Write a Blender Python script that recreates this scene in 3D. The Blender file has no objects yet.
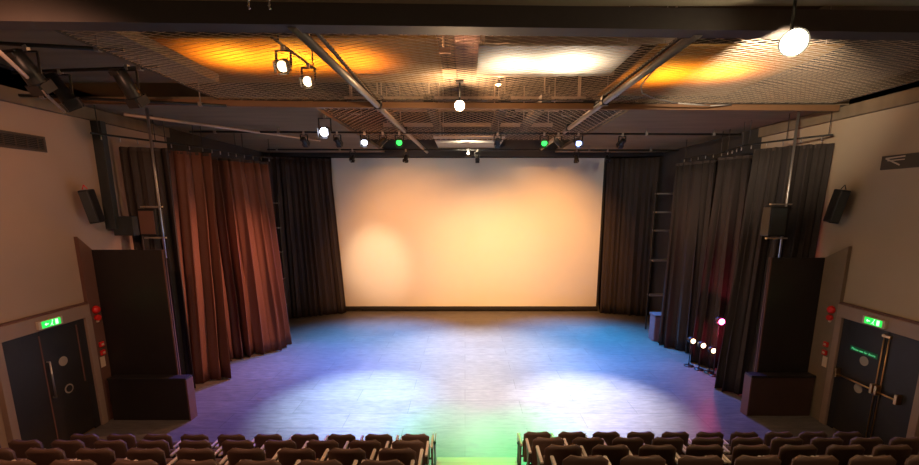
import bpy, math, random
from mathutils import Vector, Matrix
random.seed(7)
SC = bpy.context.scene
COL = SC.collection
R = math.radians

# ------------------------------------------------------------------ camera
cd = bpy.data.cameras.new('camera'); cam = bpy.data.objects.new('camera', cd); COL.objects.link(cam)
cd.sensor_width = 36; cd.lens = 17.0; cd.clip_end = 200
cd.shift_x = -0.006; cd.shift_y = 0.0571
cam.location = (0, 0, 4.3); cam.rotation_euler = (R(90-10.6), 0, 0)
SC.camera = cam
# ------------------------------------------------------------------ world, exposure
W = bpy.data.worlds.new('world'); SC.world = W; W.use_nodes = True
W.node_tree.nodes['Background'].inputs[0].default_value = (1.0, 0.66, 0.42, 1)
W.node_tree.nodes['Background'].inputs[1].default_value = 0.26
SC.view_settings.view_transform = 'Standard'; SC.view_settings.look = 'None'
SC.view_settings.exposure = 0.14; SC.view_settings.gamma = 1
SC.view_settings.use_curve_mapping = False

def spot(name, loc, aim, energy, color, size=40, blend=.6, radius=.06):
    l = bpy.data.lights.new(name, 'SPOT'); l.energy = energy; l.color = color
    l.spot_size = R(size); l.spot_blend = blend; l.shadow_soft_size = radius
    o = bpy.data.objects.new(name, l); COL.objects.link(o); o.location = loc
    o.rotation_euler = (Vector(aim)-Vector(loc)).to_track_quat('-Z', 'Y').to_euler()
    return o
def point(name, loc, energy, color, radius=.08):
    l = bpy.data.lights.new(name, 'POINT'); l.energy = energy; l.color = color; l.shadow_soft_size = radius
    o = bpy.data.objects.new(name, l); COL.objects.link(o); o.location = loc
    return o

# stage beams (the lanterns on the bars hold them)
WHITEBLUE = (.62, .80, 1.0); GREEN = (.10, 1.0, .32); BLUE = (.08, .25, 1.0); PURPLE = (.32, .16, 1.0)
WARM = (1.0, .70, .42); AMBER = (1.0, .42, .14); ORANGE = (1.0, .36, .03)
BEAMS = [ # lantern x, bar y, aim, power, colour, size, blend
    (-2.44, 11.1, (-2.3, 8.9, 0), 7800, (.50, .80, 1.0), 44, 1),
    (-1.60, 11.1, (-.3, 7.5, 0), 3000, (.0, 1.0, .18), 27, 1),
    (1.95, 11.1, (1.1, 7.35, 0), 4300, (.0, 1.0, .18), 27, 1),
    (2.80, 11.1, (2.7, 8.9, 0), 8200, (.88, .92, 1.0), 42, 1),
    (-3.6, 14.5, (-4.4, 9.8, 0), 3900, (.20, .16, 1.0), 66, 1),
    (-1.9, 14.5, (-2.6, 12.9, 0), 7200, (.08, .38, 1.0), 76, 1),
    (0.4, 14.5, (0.4, 11.9, 0), 6000, (.86, .84, .90), 70, 1),
    (3.6, 14.5, (3.6, 13.0, 0), 7200, (.0, .36, 1.0), 76, 1),
    (4.6, 14.5, (4.6, 9.8, 0), 2600, (.16, .18, 1.0), 62, 1),
]
# ------------------------------------------------------------------ materials
def mat(name, color, rough=.6, metal=0, noise=.15, scale=8, bump=0, emit=None, estr=0, color2=None, spec=None, alpha=None, stretch=(1,1,1)):
    m = bpy.data.materials.new(name); m.use_nodes = True
    nt = m.node_tree; b = nt.nodes['Principled BSDF']
    b.inputs['Roughness'].default_value = rough; b.inputs['Metallic'].default_value = metal
    if spec is not None: b.inputs['Specular IOR Level'].default_value = spec
    tc = nt.nodes.new('ShaderNodeTexCoord'); mp = nt.nodes.new('ShaderNodeMapping')
    mp.inputs['Scale'].default_value = stretch
    nz = nt.nodes.new('ShaderNodeTexNoise'); nz.inputs['Scale'].default_value = scale; nz.inputs['Detail'].default_value = 4
    nt.links.new(tc.outputs['Object'], mp.inputs[0]); nt.links.new(mp.outputs[0], nz.inputs['Vector'])
    mx = nt.nodes.new('ShaderNodeMix'); mx.data_type = 'RGBA'
    c2 = color2 if color2 else tuple(max(0, c*(1-2*noise)) for c in color)
    mx.inputs[6].default_value = (*c2, 1); mx.inputs[7].default_value = (*color, 1)
    nt.links.new(nz.outputs['Fac'], mx.inputs[0]); nt.links.new(mx.outputs[2], b.inputs['Base Color'])
    if bump:
        bp = nt.nodes.new('ShaderNodeBump'); bp.inputs['Strength'].default_value = bump; bp.inputs['Distance'].default_value = .01
        nt.links.new(nz.outputs['Fac'], bp.inputs['Height']); nt.links.new(bp.outputs[0], b.inputs['Normal'])
    if emit:
        b.inputs['Emission Color'].default_value = (*emit, 1); b.inputs['Emission Strength'].default_value = estr
    return m
M = {}
M['wall_l'] = mat('wall_paint', (.42, .29, .20), .8, noise=.06, scale=1.5, bump=.03)
M['wall_r'] = mat('wall_paint_right', (.42, .31, .20), .8, noise=.06, scale=1.5, bump=.03)
M['wall_dark'] = mat('stage_wall_black', (.05, .042, .038), .9, noise=.2, scale=2)
M['soffit'] = mat('soffit_dark', (.25, .175, .10), .8, noise=.25, scale=1.2, stretch=(.6, 4, 1))
M['front_soffit'] = mat('front_ceiling_paint', (.36, .29, .19), .85, noise=.15, scale=.8)
M['roof'] = mat('roof_deck', (.07, .042, .026), .9, noise=.3, scale=1.5)
M['black'] = mat('black_paint', (.022, .018, .016), .55, noise=.2, scale=5)
M['blackwood'] = mat('black_painted_timber', (.022, .015, .013), .45, noise=.2, scale=3)
M['blackmetal'] = mat('black_metal', (.02, .019, .018), .4, .3, noise=.1)
M['bluemetal'] = mat('slate_metal', (.045, .05, .05), .5, .2)
M['brownpaint'] = mat('brown_paint', (.17, .075, .05), .6, noise=.15, scale=3)
M['returnpaint'] = mat('return_paint', (.24, .17, .11), .6, noise=.1)
M['brownbox'] = mat('brown_timber', (.075, .035, .024), .55, noise=.15, scale=3)
M['doorframe'] = mat('door_frame_paint', (.33, .22, .16), .55, noise=.08, scale=3)
M['doorleaf'] = mat('door_leaf_dark', (.030, .022, .014), .5, noise=.3, scale=3)
M['brass'] = mat('brass', (.75, .45, .2), .3, 1, noise=.1)
M['steel'] = mat('steel', (.55, .5, .45), .35, .9, noise=.1)
M['alu'] = mat('galvanised_wire', (.62, .46, .32), .5, .2, noise=.1)
M['pipe'] = mat('grey_pipe', (.30, .26, .23), .4, .4, noise=.15)
M['duct'] = mat('duct_metal', (.60, .44, .33), .5, .4, noise=.2, scale=3)
M['brownbar'] = mat('brown_bar', (.20, .095, .04), .6, noise=.1)
M['beam'] = mat('dark_beam', (.045, .032, .024), .7, noise=.15)
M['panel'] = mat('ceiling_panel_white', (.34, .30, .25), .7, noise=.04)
M['orangelit'] = mat('panel_orange_lit', (.34, .17, .035), .7, noise=.1, scale=1)  # orange of the uplight put into the board colour
M['curt'] = mat('curtain_brown_black', (.060, .040, .030), .85, noise=.15, scale=30, bump=.05)
M['curtblack'] = mat('curtain_black', (.036, .024, .018), .85, noise=.15, scale=30, bump=.05)
M['curt_redlit'] = mat('curtain_red_lit', (.19, .068, .036), .8, noise=.15, scale=30, bump=.05)  # black cloth with the red stage light put into its colour
M['seat'] = mat('seat_fabric', (.14, .075, .048), .75, noise=.2, scale=60, bump=.1)
M['seatshell'] = mat('seat_shell', (.12, .062, .038), .6, noise=.15, scale=10)
M['arm'] = mat('armrest_wood', (.72, .58, .45), .45, noise=.1, scale=12, stretch=(5, 1, 1))
M['step'] = mat('pale_step_wood', (.60, .46, .33), .5, noise=.08, scale=4, stretch=(1, 6, 1))
M['riser'] = mat('riser_carpet', (.05, .035, .03), .9, noise=.2, scale=40)
M['green'] = mat('exit_green', (.02, .5, .08), .4, noise=.02, emit=(.02, 1.0, .10), estr=.9)
M['signwhite'] = mat('exit_pictogram', (.7, 1, .75), .4, noise=.02, emit=(.6, 1, .65), estr=1.3)
M['casing'] = mat('sign_casing', (.65, .52, .40), .5, noise=.05)
M['greentext'] = mat('green_lettering', (.25, .9, .45), .5, noise=.02, emit=(.12, 1, .4), estr=.35)
M['textback'] = mat('green_strip', (.0, .20, .06), .5, noise=.05)
M['red'] = mat('alarm_red', (.75, .02, .015), .35, noise=.05)
M['notice'] = mat('notice_paper', (.75, .55, .38), .6, noise=.05)
M['disc'] = mat('door_sticker', (.42, .34, .25), .5, noise=.1)
M['signblack'] = mat('sign_brown_black', (.045, .035, .022), .5, noise=.1)
M['arrow'] = mat('sign_arrow', (.55, .45, .33), .5, noise=.05)
M['vent'] = mat('vent_metal', (.10, .075, .055), .5, .3)
M['purple'] = mat('stool_cover', (.20, .10, .13), .7, noise=.2, scale=6)
M['white_l'] = mat('lens_white', (1, 1, 1), .2, emit=(1, .88, .70), estr=30, noise=.01)
M['star_l'] = mat('lens_house_lamp', (1, 1, 1), .2, emit=(1, .86, .62), estr=260, noise=.01)
M['lens_wb'] = mat('lens_cool', (1, 1, 1), .2, emit=(.80, .82, 1), estr=9, noise=.01)
M['lens_g'] = mat('lens_green', (.2, 1, .3), .2, emit=(.03, .8, .10), estr=2.0, noise=.01)
M['lens_b'] = mat('lens_blue', (.3, .4, 1), .2, emit=(.35, .45, 1), estr=6, noise=.01)
M['lens_p'] = mat('lens_pink', (1, .3, .6), .2, emit=(1, .12, .45), estr=12, noise=.01)
M['lens_w2'] = mat('lens_warm', (1, .8, .6), .2, emit=(1, .72, .42), estr=5, noise=.01)
M['lens_off'] = mat('lens_dark', (.05, .05, .06), .1, noise=.01)

def screen_mat():
    m = mat('screen_fabric', (.82, .78, .68), .55, noise=.02, scale=2)
    return m
M['screen'] = screen_mat()
def floor_mat():
    m = bpy.data.materials.new('stage_floor'); m.use_nodes = True; nt = m.node_tree; b = nt.nodes['Principled BSDF']
    tc = nt.nodes.new('ShaderNodeTexCoord')
    br = nt.nodes.new('ShaderNodeTexBrick'); br.inputs['Scale'].default_value = 1; br.inputs['Brick Width'].default_value = 2.4
    br.inputs['Row Height'].default_value = .6; br.inputs['Mortar Size'].default_value = .006
    br.inputs['Color1'].default_value = (.150, .130, .118, 1); br.inputs['Color2'].default_value = (.125, .108, .098, 1); br.inputs['Mortar'].default_value = (.07, .06, .05, 1)
    nz = nt.nodes.new('ShaderNodeTexNoise'); nz.inputs['Scale'].default_value = 9; nz.inputs['Detail'].default_value = 8; nz.inputs['Roughness'].default_value = .7
    mp = nt.nodes.new('ShaderNodeMapping'); mp.inputs['Scale'].default_value = (.35, 1.6, 1)
    nt.links.new(tc.outputs['Object'], br.inputs['Vector']); nt.links.new(tc.outputs['Object'], mp.inputs[0]); nt.links.new(mp.outputs[0], nz.inputs['Vector'])
    rp = nt.nodes.new('ShaderNodeMapRange'); rp.inputs[1].default_value = .3; rp.inputs[2].default_value = .7; rp.inputs[3].default_value = .5; rp.inputs[4].default_value = 1.35
    nt.links.new(nz.outputs['Fac'], rp.inputs[0])
    mx = nt.nodes.new('ShaderNodeMix'); mx.data_type = 'RGBA'; mx.blend_type = 'MULTIPLY'; mx.inputs[0].default_value = 1
    nt.links.new(br.outputs['Color'], mx.inputs[6]); nt.links.new(rp.outputs[0], mx.inputs[7]); nt.links.new(mx.outputs[2], b.inputs['Base Color'])
    r2 = nt.nodes.new('ShaderNodeMapRange'); r2.inputs[3].default_value = .38; r2.inputs[4].default_value = .55
    nt.links.new(nz.outputs['Fac'], r2.inputs[0]); nt.links.new(r2.outputs[0], b.inputs['Roughness'])
    return m
M['floor'] = floor_mat()

# ------------------------------------------------------------------ mesh building
class MB:
    def __init__(s): s.v = []; s.f = []; s.smooth = []
    def box(s, x0, x1, y0, y1, z0, z1):
        i = len(s.v)
        s.v += [(x, y, z) for z in (z0, z1) for y in (y0, y1) for x in (x0, x1)]
        for q in ((0,2,3,1), (4,5,7,6), (0,1,5,4), (2,6,7,3), (0,4,6,2), (1,3,7,5)): s.f.append([i+k for k in q]); s.smooth.append(False)
        return s
    def tube(s, a, b, r, n=10, r2=None, cap=True):
        a = Vector(a); b = Vector(b); r2 = r if r2 is None else r2
        d = (b-a).normalized(); u = d.orthogonal().normalized(); w = d.cross(u); i = len(s.v)
        for (c, rr) in ((a, r), (b, r2)):
            for k in range(n):
                t = 2*math.pi*k/n; s.v.append(tuple(c+u*(rr*math.cos(t))+w*(rr*math.sin(t))))
        for k in range(n):
            l = (k+1) % n; s.f.append([i+k, i+l, i+n+l, i+n+k]); s.smooth.append(n > 5)
        if cap:
            s.f.append([i+k for k in range(n)][::-1]); s.f.append([i+n+k for k in range(n)]); s.smooth += [False, False]
        return s
    def path(s, pts, r, n=8):
        for a, b in zip(pts, pts[1:]): s.tube(a, b, r, n)
        return s
    def lathe(s, prof, n=20, axis='z', c=(0, 0, 0)):
        i = len(s.v); c = Vector(c)
        for (rr, h) in prof:
            for k in range(n):
                t = 2*math.pi*k/n; p = (rr*math.cos(t), rr*math.sin(t), h)
                if axis == 'y': p = (p[0], p[2], p[1])
                if axis == 'x': p = (p[2], p[0], p[1])
                s.v.append(tuple(c+Vector(p)))
        for j in range(len(prof)-1):
            for k in range(n):
                l = (k+1) % n; s.f.append([i+j*n+k, i+j*n+l, i+(j+1)*n+l, i+(j+1)*n+k]); s.smooth.append(True)
        s.f.append([i+k for k in range(n)][::-1]); s.smooth.append(False)
        s.f.append([i+(len(prof)-1)*n+k for k in range(n)]); s.smooth.append(False)
        return s
    def prism(s, poly, ax, t0, t1):
        """poly: 2-D outline, extruded along axis ax from t0 to t1"""
        i = len(s.v); n = len(poly)
        for t in (t0, t1):
            for (a, b) in poly:
                s.v.append({'x': (t, a, b), 'y': (a, t, b), 'z': (a, b, t)}[ax])
        s.f.append([i+k for k in range(n)]); s.f.append([i+n+k for k in range(n)][::-1]); s.smooth += [False, False]
        for k in range(n):
            l = (k+1) % n; s.f.append([i+k, i+n+k, i+n+l, i+l]); s.smooth.append(False)
        return s
    def bar(s, a, b, w, h):
        """rectangular bar from a to b, w sideways, h up"""
        a = Vector(a); b = Vector(b); d = (b-a).normalized(); sd = d.cross(Vector((0, 0, 1)))
        sd = sd.normalized() if sd.length > .01 else Vector((1, 0, 0)); up = sd.cross(d).normalized(); i = len(s.v)
        for c in (a, b):
            for (p, q) in ((-1,-1), (1,-1), (1,1), (-1,1)): s.v.append(tuple(c+sd*(p*w/2)+up*(q*h/2)))
        for q in ((0,1,2,3), (7,6,5,4), (0,4,5,1), (1,5,6,2), (2,6,7,3), (3,7,4,0)): s.f.append([i+k for k in q]); s.smooth.append(False)
        return s
    def build(s, name, m, parent=None, bevel=0):
        me = bpy.data.meshes.new(name); off = Vector(parent.location) if parent else Vector()
        me.from_pydata([tuple(Vector(p)-off) for p in s.v], [], s.f); me.update()
        import bmesh
        bm = bmesh.new(); bm.from_mesh(me); bmesh.ops.recalc_face_normals(bm, faces=bm.faces); bm.to_mesh(me); bm.free()
        for p, k in zip(me.polygons, s.smooth): p.use_smooth = k
        me.materials.append(M[m]); o = bpy.data.objects.new(name, me); COL.objects.link(o)
        if parent: o.parent = parent
        if bevel:
            b = o.modifiers.new('bevel', 'BEVEL'); b.width = bevel; b.segments = 2; b.limit_method = 'ANGLE'
        return o
def part_off(parent):      # total offset of nested parts (children are stored relative to their thing)
    return parent.location
def tag(o, label, cat, group=None):
    o['label'] = label; o['category'] = cat
    if group: o['group'] = group
    return o
def thing(name, label, cat, loc=(0, 0, 0), group=None):
    o = bpy.data.objects.new(name, None); COL.objects.link(o); o.location = loc; o.empty_display_size = .1
    return tag(o, label, cat, group)
def struct(o): o['kind'] = 'structure'; return o
def subpart(mb, name, m, thing_, parent, bevel=0):
    """a sub-part: its mesh sits in the thing's own space; the parent part has no offset"""
    o = mb.build(name, m, None, bevel); off = Vector(thing_.location)
    for v in o.data.vertices: v.co -= off
    o.parent = parent
    return o
def copy_tree(o, parent=None):
    c = o.copy(); COL.objects.link(c)
    if parent: c.parent = parent
    for ch in list(o.children):
        if ch.type in ('MESH', 'EMPTY'): copy_tree(ch, c)
    return c

# ------------------------------------------------------------------ the room shell
WL, WR = -7.25, 7.2
struct(MB().box(-9.5, 9.5, -2.5, 19.2, -.2, 0).build('floor', 'floor'))
struct(MB().box(WL-.25, WL, -2.5, 11.0, 0, 5.88).build('wall_left', 'wall_l'))
struct(MB().box(WR, WR+.25, -2.5, 11.0, 0, 5.88).build('wall_right', 'wall_r'))
struct(MB().box(WL-.25, WL, 11.0, 18.8, 0, 6.1).build('wall_stage_left', 'wall_dark'))
struct(MB().box(WR, WR+.25, 11.0, 18.8, 0, 6.1).build('wall_stage_right', 'wall_dark'))
struct(MB().box(WL, WR, 18.6, 18.8, 0, 8.3).build('wall_back', 'wall_dark'))
# ceiling: roof deck high over the grid, solid soffits round it
struct(MB().box(WL-.25, WR+.25, 4.7, 18.8, 8.2, 8.4).build('ceiling', 'roof'))
struct(MB().box(WL-.25, WR+.25, -2.5, 4.72, 6.22, 6.4).build('ceiling_front', 'front_soffit'))
struct(MB().box(WL-.25, WL, 4.72, 18.8, 6.1, 8.2).box(WL-.25, WL, -2.5, 11.0, 5.88, 6.4).build('wall_upper_left', 'wall_dark'))
struct(MB().box(WR, WR+.25, 4.72, 18.8, 6.1, 8.2).box(WR, WR+.25, -2.5, 11.0, 5.88, 6.4).build('wall_upper_right', 'wall_dark'))
struct(MB().box(WL, -4.45, 4.72, 8.4, 6.45, 6.6).build('ceiling_left', 'soffit'))
struct(MB().box(WL, -2.9, 8.42, 16.5, 6.12, 6.22).build('ceiling_stage_left', 'soffit'))
struct(MB().box(3.25, WR, 8.62, 16.5, 6.12, 6.22).build('ceiling_stage_right', 'soffit'))
struct(MB().box(WL, WR, 16.3, 16.5, 6.0, 8.2).build('wall_header', 'wall_dark'))
# trim at the top of both walls (dark ledge) 
struct(MB().box(WL, WL+.10, -2.5, 11, 5.88, 6.10).build('trim_1', 'soffit'))
struct(MB().box(WR-.10, WR, -2.5, 11, 5.88, 6.10).build('trim_2', 'soffit'))

# big cross beam at the front edge of the grid
struct(MB().prism([(-7.2, 4.46), (7.1, 4.91), (7.1, 5.13), (-7.2, 4.68)], 'z', 6.02, 6.22).build('trim_3', 'beam'))

# ------------------------------------------------------------------ projection screen
t = thing('projection_screen', 'large cream projection screen washed in orange light at the back of the stage', 'projection screen', (.1, 17.2, .12))
MB().box(-5.12, 5.33, 17.2, 17.22, .2, 6.02).build('screen_surface', 'screen', t)
MB().box(-5.2, 5.41, 17.19, 17.26, 6.02, 6.12).build('top_batten', 'black', t, .01)
MB().box(-5.2, 5.41, 17.16, 17.26, .06, .2).build('bottom_batten', 'black', t, .01)
for xx in (-5.2, 5.33): MB().box(xx, xx+.08, 17.19, 17.26, .2, 6.02).build('side_batten', 'black', t)
for xx in (-4.2, 4.4): MB().tube((xx, 17.3, 0), (xx, 17.3, 6.1), .03).build('support_pole', 'blackmetal', t)

# ------------------------------------------------------------------ curtains
def curtain(name, label, bot, top, z1, m, group, pitch=.24, amp=.07, seed=0, z0=.02):
    rnd = random.Random(seed)
    def resample(p, n):
        L = [0]
        for a, b in zip(p, p[1:]): L.append(L[-1]+math.dist(a, b))
        out = []
        for k in range(n):
            s = L[-1]*k/(n-1); j = 0
            while j < len(L)-2 and L[j+1] < s: j += 1
            t = (s-L[j])/(L[j+1]-L[j]); out.append(Vector((p[j][0]+(p[j+1][0]-p[j][0])*t, p[j][1]+(p[j+1][1]-p[j][1])*t)))
        return out, L[-1]
    _, Lb = resample(bot, 2)
    N = max(40, int(Lb/pitch*16)); MZ = 14
    B, _ = resample(bot, N); T, _ = resample(top, N)
    phs = []; ph = rnd.random()*6; fr = 1
    for k in range(N):
        if k % 14 == 0: fr = rnd.uniform(.65, 1.5)
        ph += 2*math.pi*(Lb/(N-1))/pitch*fr; phs.append(ph)
    am = [1+.45*math.sin(k*.11+seed)+.2*math.sin(k*.31+seed*2) for k in range(N)]
    mb = MB(); t = thing(name, label, 'curtain', (B[N//2].x, B[N//2].y, 0), group)
    for j in range(MZ+1):
        h = j/MZ; z = z0+(z1-z0)*h; e = h**1.0
        for k in range(N):
            p = B[k].lerp(T[k], e); a = B[max(0, k-1)].lerp(T[max(0, k-1)], e); b = B[min(N-1, k+1)].lerp(T[min(N-1, k+1)], e)
            d = (b-a); d = d.normalized() if d.length > 1e-6 else Vector((1, 0)); n = Vector((-d.y, d.x))
            A = 1.35*amp*am[k]*(1.05-.45*h); w = math.sin(phs[k]+.25*math.sin(z*.9+seed)+.15*math.sin(z*2.3+k*.02))
            w = math.copysign(abs(w)**1.5, w)+.18*math.sin(phs[k]*2.7+1)
            p = p+n*A*w+d*(.03*math.sin(phs[k]*2)*(1-h*.5))
            mb.v.append((p.x, p.y, z))
    for j in range(MZ):
        for k in range(N-1):
            i = j*N+k; mb.f.append([i, i+1, i+N+1, i+N]); mb.smooth.append(True)
    o = mb.build('drape', m, t); s = o.modifiers.new('solid', 'SOLIDIFY'); s.thickness = .012
    # webbing heading along the top
    hb = MB(); i0 = MZ*N
    for k in range(0, N-2, 2):
        a = mb.v[i0+k]; b = mb.v[i0+k+2]; hb.bar((a[0], a[1], z1-.03), (b[0], b[1], z1-.03), .022, .07)
    hb.build('heading_tape', 'curt', t)
    return t
GC = 'curtain legs down the sides of the stage'
ZC = 5.45
curtain('stage_curtain', 'dark brown drape hanging behind the left speaker pole, nearest the left wall', [(-7.15, 9.35), (-6.75, 9.45), (-6.45, 9.75)], [(-7.15, 9.3), (-6.75, 9.4), (-6.3, 9.6)], ZC, 'curt', GC, .2, .06, 1)
curtain('stage_curtain', 'rust-lit pleated drape on the left, just right of the speaker pole', [(-6.75, 9.75), (-6.3, 10.05), (-5.95, 10.45)], [(-6.6, 9.8), (-6.2, 10.1), (-6.0, 10.6)], ZC, 'curt_redlit', GC, .27, .11, 2)
curtain('stage_curtain', 'rust-lit pleated drape on the left, farther one, its hem reaching the blue floor', [(-6.85, 11.2), (-6.3, 11.85), (-5.7, 12.2), (-5.48, 13.0)], [(-6.8, 10.9), (-6.3, 11.3), (-5.9, 11.9), (-5.6, 12.7)], ZC, 'curt_redlit', GC, .31, .12, 3)
curtain('stage_curtain', 'dark grey drape hanging at the left edge of the screen', [(-7.1, 15.7), (-6.0, 16.3), (-4.72, 16.85)], [(-7.1, 15.9), (-6.2, 16.4), (-5.05, 16.8)], 5.95, 'curt', GC, .26, .08, 4)
curtain('stage_curtain', 'dark drape hanging at the right edge of the screen', [(5.38, 16.85), (6.2, 16.6), (7.05, 16.3)], [(5.3, 16.8), (6.2, 16.6), (7.05, 16.3)], 5.95, 'curt', GC, .24, .07, 5)
curtain('stage_curtain', 'narrow black drape on the right, just in front of the purple covered box', [(6.1, 13.0), (6.2, 12.6), (6.6, 12.05), (7.1, 11.9)], [(6.25, 13.2), (6.35, 12.7), (6.6, 12.1), (7.1, 12.0)], ZC, 'curtblack', GC, .25, .08, 6)
curtain('stage_curtain', 'black drape on the right, with the lit side lamps showing beside it', [(6.28, 11.5), (6.5, 10.95), (7.1, 10.7)], [(6.5, 11.6), (6.7, 11.0), (7.1, 10.8)], ZC, 'curtblack', GC, .26, .08, 7)
curtain('stage_curtain', 'tall black drape on the right with red light on it, beside the timber box', [(6.0, 9.75), (6.1, 9.45), (6.5, 9.1), (7.1, 8.9)], [(6.35, 9.9), (6.4, 9.5), (6.7, 9.1), (7.15, 8.78)], ZC, 'curtblack', GC, .25, .085, 8)

# curtain tracks
def track(label, pts, z, hz):
    t = thing('curtain_track', label, 'curtain track', (pts[0][0], pts[0][1], z))
    mb = MB()
    for a, b in zip(pts, pts[1:]): mb.bar((*a, z), (*b, z), .03, .035)
    mb.build('rail', 'blackmetal', t)
    for a, b in zip(pts, pts[1:]):
        L = math.dist(a, b); n = max(2, int(L/.3))
        for k in range(n):
            q = (k+.5)/n; x = a[0]+(b[0]-a[0])*q; y = a[1]+(b[1]-a[1])*q
            MB().tube((x, y, z-.02), (x, y, z-.10), .012, 6).build('carrier', 'steel', t)
        for q in (.1, .9):
            x = a[0]+(b[0]-a[0])*q; y = a[1]+(b[1]-a[1])*q
            MB().tube((x, y, z), (x, y, hz), .008, 6).build('hanger', 'beam', t)
    return t
track('curtain rail with small hooks high on the left side of the stage', [(-7.0, 8.5), (-6.5, 9.7), (-6.15, 10.4), (-5.95, 11.9), (-5.6, 13.1)], 5.6, 6.12)
track('curtain rail with small hooks high on the right side of the stage', [(7.05, 8.7), (6.7, 9.3), (6.3, 10.2), (6.6, 11.4), (6.4, 13.3)], 5.6, 6.12)

# ------------------------------------------------------------------ black flats and boxes at the front corners
def flat(side, label, x0, x1, ztop, y):
    t = thing('masking_flat', label, 'stage flat', ((x0+x1)/2, y, 0))
    MB().box(x0, x1, y, y+.04, 0, ztop).build('panel', 'blackwood', t, .004)
    xi = x1 if side < 0 else x0; xo = x0 if side < 0 else x1
    MB().box(min(xi, xi-side*-.03), max(xi, xi-side*-.03), y-.01, y+.06, 0, ztop).build('edge_strip', 'brownpaint', t)
    wx = WL if side < 0 else WR
    a, b = sorted((wx-side*.002, wx-side*.07))
    MB().prism([(8.06, 0), (y+.02, 0), (y+.02, ztop), (8.06, ztop+.27)], 'x', a, b).build('side_return', 'brownpaint' if side < 0 else 'returnpaint', t)
    return t
flat(-1, 'tall black flat against the left wall beside the exit door', -7.18, -5.8, 3.43, 8.32)
flat(1, 'tall black flat against the right wall beside the exit door', 6.05, 7.13, 3.25, 8.54)
t = thing('stage_box', 'low black timber box in front of the left black flat', 'box', (-6.3, 8.2, 0))
MB().box(-7.1, -5.55, 8.12, 8.30, 0, .86).build('front_panel', 'blackwood', t, .006)
MB().box(-7.1, -5.53, 8.10, 8.31, .86, .90).build('top_board', 'black', t, .004)
MB().box(-5.55, -5.52, 8.10, 8.31, 0, .86).build('edge_strip', 'brownpaint', t)
t = thing('stage_box', 'low dark brown timber box in front of the right black flat', 'box', (6.4, 8.4, 0))
MB().box(5.82, 7.1, 8.3, 8.48, 0, .84).build('front_panel', 'brownbox', t, .006)
MB().box(5.79, 7.1, 8.28, 8.49, .84, .88).build('top_board', 'blackwood', t, .004)
MB().box(5.79, 5.82, 8.28, 8.49, 0, .84).build('edge_strip', 'brownpaint', t)

# ------------------------------------------------------------------ exit doors
FONTGEO = {}
def text_mesh(body, size, m, name, parent, origin, xdir, up, depth=.004, align='CENTER'):
    c = bpy.data.curves.new(name, 'FONT'); c.body = body; c.size = size; c.extrude = depth/2; c.align_x = align; c.align_y = 'CENTER'
    o = bpy.data.objects.new(name, c); COL.objects.link(o)
    dg = bpy.context.evaluated_depsgraph_get(); me = bpy.data.meshes.new_from_object(o.evaluated_get(dg))
    bpy.data.objects.remove(o); bpy.data.curves.remove(c)
    X = Vector(xdir).normalized(); U = Vector(up).normalized(); N = X.cross(U)
    off = Vector(parent.location) if parent and not parent.parent and parent.type == 'EMPTY' else Vector()
    for v in me.vertices: v.co = Vector(origin)+X*v.co.x+U*v.co.y+N*v.co.z-off
    me.materials.clear(); me.materials.append(M[m]); r = bpy.data.objects.new(name, me); COL.objects.link(r); r.parent = parent
    return r
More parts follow.
